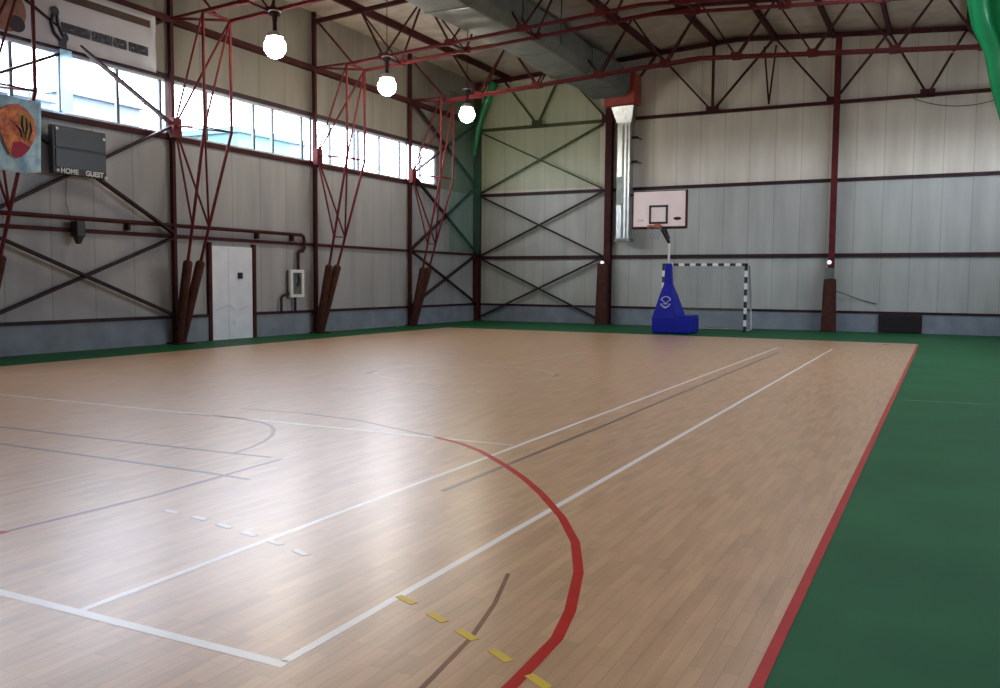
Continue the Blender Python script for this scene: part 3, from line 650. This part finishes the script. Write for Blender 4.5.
nt_ = MB().sheet(lambda u, v: (gx0+.05+u*(gx1-gx0-.1), YG0+.05+.95*v**.6+.05*math.sin(u*9)*v, gz-.06-v*(gz-.1)), 16, 12, 0, .004)
nt_.build('goal_net', 'net', t)
nt2 = MB()
for i in range(27):
    u = i/26; nt2.tube([(gx0+.05+u*(gx1-gx0-.1), YG0+.05+.95*v**.6, gz-.06-v*(gz-.1)) for v in [k/8 for k in range(9)]], .0035, 3)
for k in range(1, 22):
    v = k/22; nt2.tube([(gx0+.05, YG0+.05+.95*v**.6, gz-.06-v*(gz-.1)), (gx1-.05, YG0+.05+.95*v**.6, gz-.06-v*(gz-.1))], .0035, 3)
nt2.build('net_cords', 'plinth', t)

# ------------------------------------------------------------------ back wall fittings
t = thing('floor_vent', (-1.2, YB-.1, 0), 'dark rectangular vent at the foot of the back wall, right of the padded column', 'vent')
MB().box(-1.82, -.62, YB-.14, YB-.05, .02, .56).build('frame', 'rail', t)
for k in range(8): MB().box(-1.78, -.66, YB-.165, YB-.14, .05+k*.062, .085+k*.062).build('louvre', 'black', t)
def sag(p, q, s, n=14):
    p, q = Vector(p), Vector(q); return [p.lerp(q, i/n)-Vector((0, 0, 4*s*(i/n)*(1-i/n))) for i in range(n+1)]
tag(MB().tube(sag((-1.1, YG, 6.94), (1.6, YG, 6.94), .32), .012, 5).build('sagging_cable', 'cable'), 'thin cable sagging below the zigzag truss near the bright green net', 'cable')
tag(MB().tube(sag((-.25, YB-.36, 8.15), (1.4, YB-.36, 8.15), .04), .018, 5).build('pale_cord', 'cord'), 'short pale cord stretched beside the bright green net', 'cord')
tag(MB().tube([(-3.05, YB-.34, 1.25), (-2.4, YB-.03, 1.0), (-1.9, YB-.03, .86)], .012, 5).build('wall_cable', 'cable'), 'thin dark cable slanting from the padded column towards the floor vent', 'cable')

# ------------------------------------------------------------------ green nets
t = thing('net_curtain', (-15.3, 28.7, 6.2), 'green net gathered at the far corner column and spread sheer across the corner', 'net')
MB().tube([(-14.75, 28.85, 8.55), (-14.95, 28.85, 8.15), (-15.2, 28.85, 7.55), (-15.38, 28.85, 7.0), (-15.50, 28.85, 6.5), (-15.55, 28.85, 6.0)], [.15, .15, .12, .10, .10, .05], 10).build('gathered_fold', 'net_g2', t)
MB().sheet(lambda u, v: (XW+.34+.10*math.sin(u*14)*(1-v*.5), 26.9+u*2.1, 2.47+v*5.5), 18, 6, 0, .004, (1, 0, 0)).build('side_sheet', 'net_g', t)
MB().sheet(lambda u, v: (-15.5+u*4.72, YB-.42+.05*math.sin(u*17), 4.74+v*3.75), 24, 6).build('end_sheet', 'net_g3', t)
t = thing('net_curtain', (1.4, 14.0, 3.0), 'bright green gathered net hanging in folds at the top right corner', 'net')
prof = [(0, 7.0, -.2), (.3, 5.75, .03), (.45, 5.05, .16), (.58, 4.68, .33), (.7, 4.2, .43), (.82, 3.6, .60), (.92, 3.0, .95), (1, 2.5, 1.5)]
def edge(v):
    for a, b in zip(prof, prof[1:]):
        if v <= b[0]:
            k = (v-a[0])/(b[0]-a[0]); return a[1]+k*(b[1]-a[1]), a[2]+k*(b[2]-a[2])
    return prof[-1][1:]
def drape(u, v):
    z, x = edge(v); wd = 2.6*(1-v)+.55*v
    return (x+u*wd, 14.0+.2*math.sin(u*34*(1-.2*v)+.8)+.3*v*u, z-.55*u*v)
MB().sheet(drape, 60, 24).build('hanging_fold', 'net_g2', t)
MB().tube([(-.2, 14.0, 7.02), (3.15, 14.0, 7.02)], .03, 8).build('curtain_rail', 'rail', t)

# ------------------------------------------------------------------ light
wd = bpy.data.worlds.new('World'); S.world = wd; wd.use_nodes = True
bg = wd.node_tree.nodes['Background']; bg.inputs[0].default_value = (.87, .88, 1.0, 1); bg.inputs[1].default_value = 21
def portal(x, y0, y1, rot):
    l = bpy.data.lights.new('portal', 'AREA'); l.shape = 'RECTANGLE'; l.size = HEAD-SILL; l.size_y = y1-y0; l.cycles.is_portal = True
    o = bpy.data.objects.new('window_portal', l); COL.objects.link(o); o.location = (x, (y0+y1)/2, (SILL+HEAD)/2); o.rotation_euler = (0, math.radians(rot), 0)
l = bpy.data.lights.new('portal', 'AREA'); l.shape = 'RECTANGLE'; l.size = SX1-SX0; l.size_y = SY1-SY0; l.cycles.is_portal = True
o = bpy.data.objects.new('roof_portal', l); COL.objects.link(o); o.location = ((SX0+SX1)/2, (SY0+SY1)/2, zr(SX0)+.2)
portal(XW-.14, .2, 26.5, -90); portal(XE+.14, 15, 27.6, 90)

# ------------------------------------------------------------------ camera
f, yaw, pitch, roll = 889.18, math.radians(26.5988), math.radians(-4.10125), math.radians(.44759)
cd = bpy.data.cameras.new('camera'); cd.sensor_width = 36; cd.lens = f*36/1000; cd.clip_end = 400
cam = bpy.data.objects.new('camera', cd); COL.objects.link(cam); S.camera = cam
fw = Vector((-math.sin(yaw)*math.cos(pitch), math.cos(yaw)*math.cos(pitch), math.sin(pitch))); r = Vector((math.cos(yaw), math.sin(yaw), 0)); u = r.cross(fw)
r2 = math.cos(roll)*r+math.sin(roll)*u; u2 = -math.sin(roll)*r+math.cos(roll)*u
mt = Matrix((r2, u2, -fw)).transposed().to_4x4(); mt.translation = (0, 0, 1.5); cam.matrix_world = mt

S.view_settings.view_transform = 'Standard'; S.view_settings.look = 'None'; S.view_settings.gamma = 1; S.view_settings.use_curve_mapping = False
S.view_settings.exposure = 0
S.cycles.use_denoising = True; S.cycles.denoiser = 'OPENIMAGEDENOISE'
S.cycles.max_bounces = 10; S.cycles.diffuse_bounces = 5; S.cycles.glossy_bounces = 4; S.cycles.transparent_max_bounces = 16
S.cycles.sample_clamp_indirect = 8; S.cycles.caustics_reflective = False; S.cycles.caustics_refractive = False
S.cycles.use_adaptive_sampling = False; S.cycles.blur_glossy = 1.0
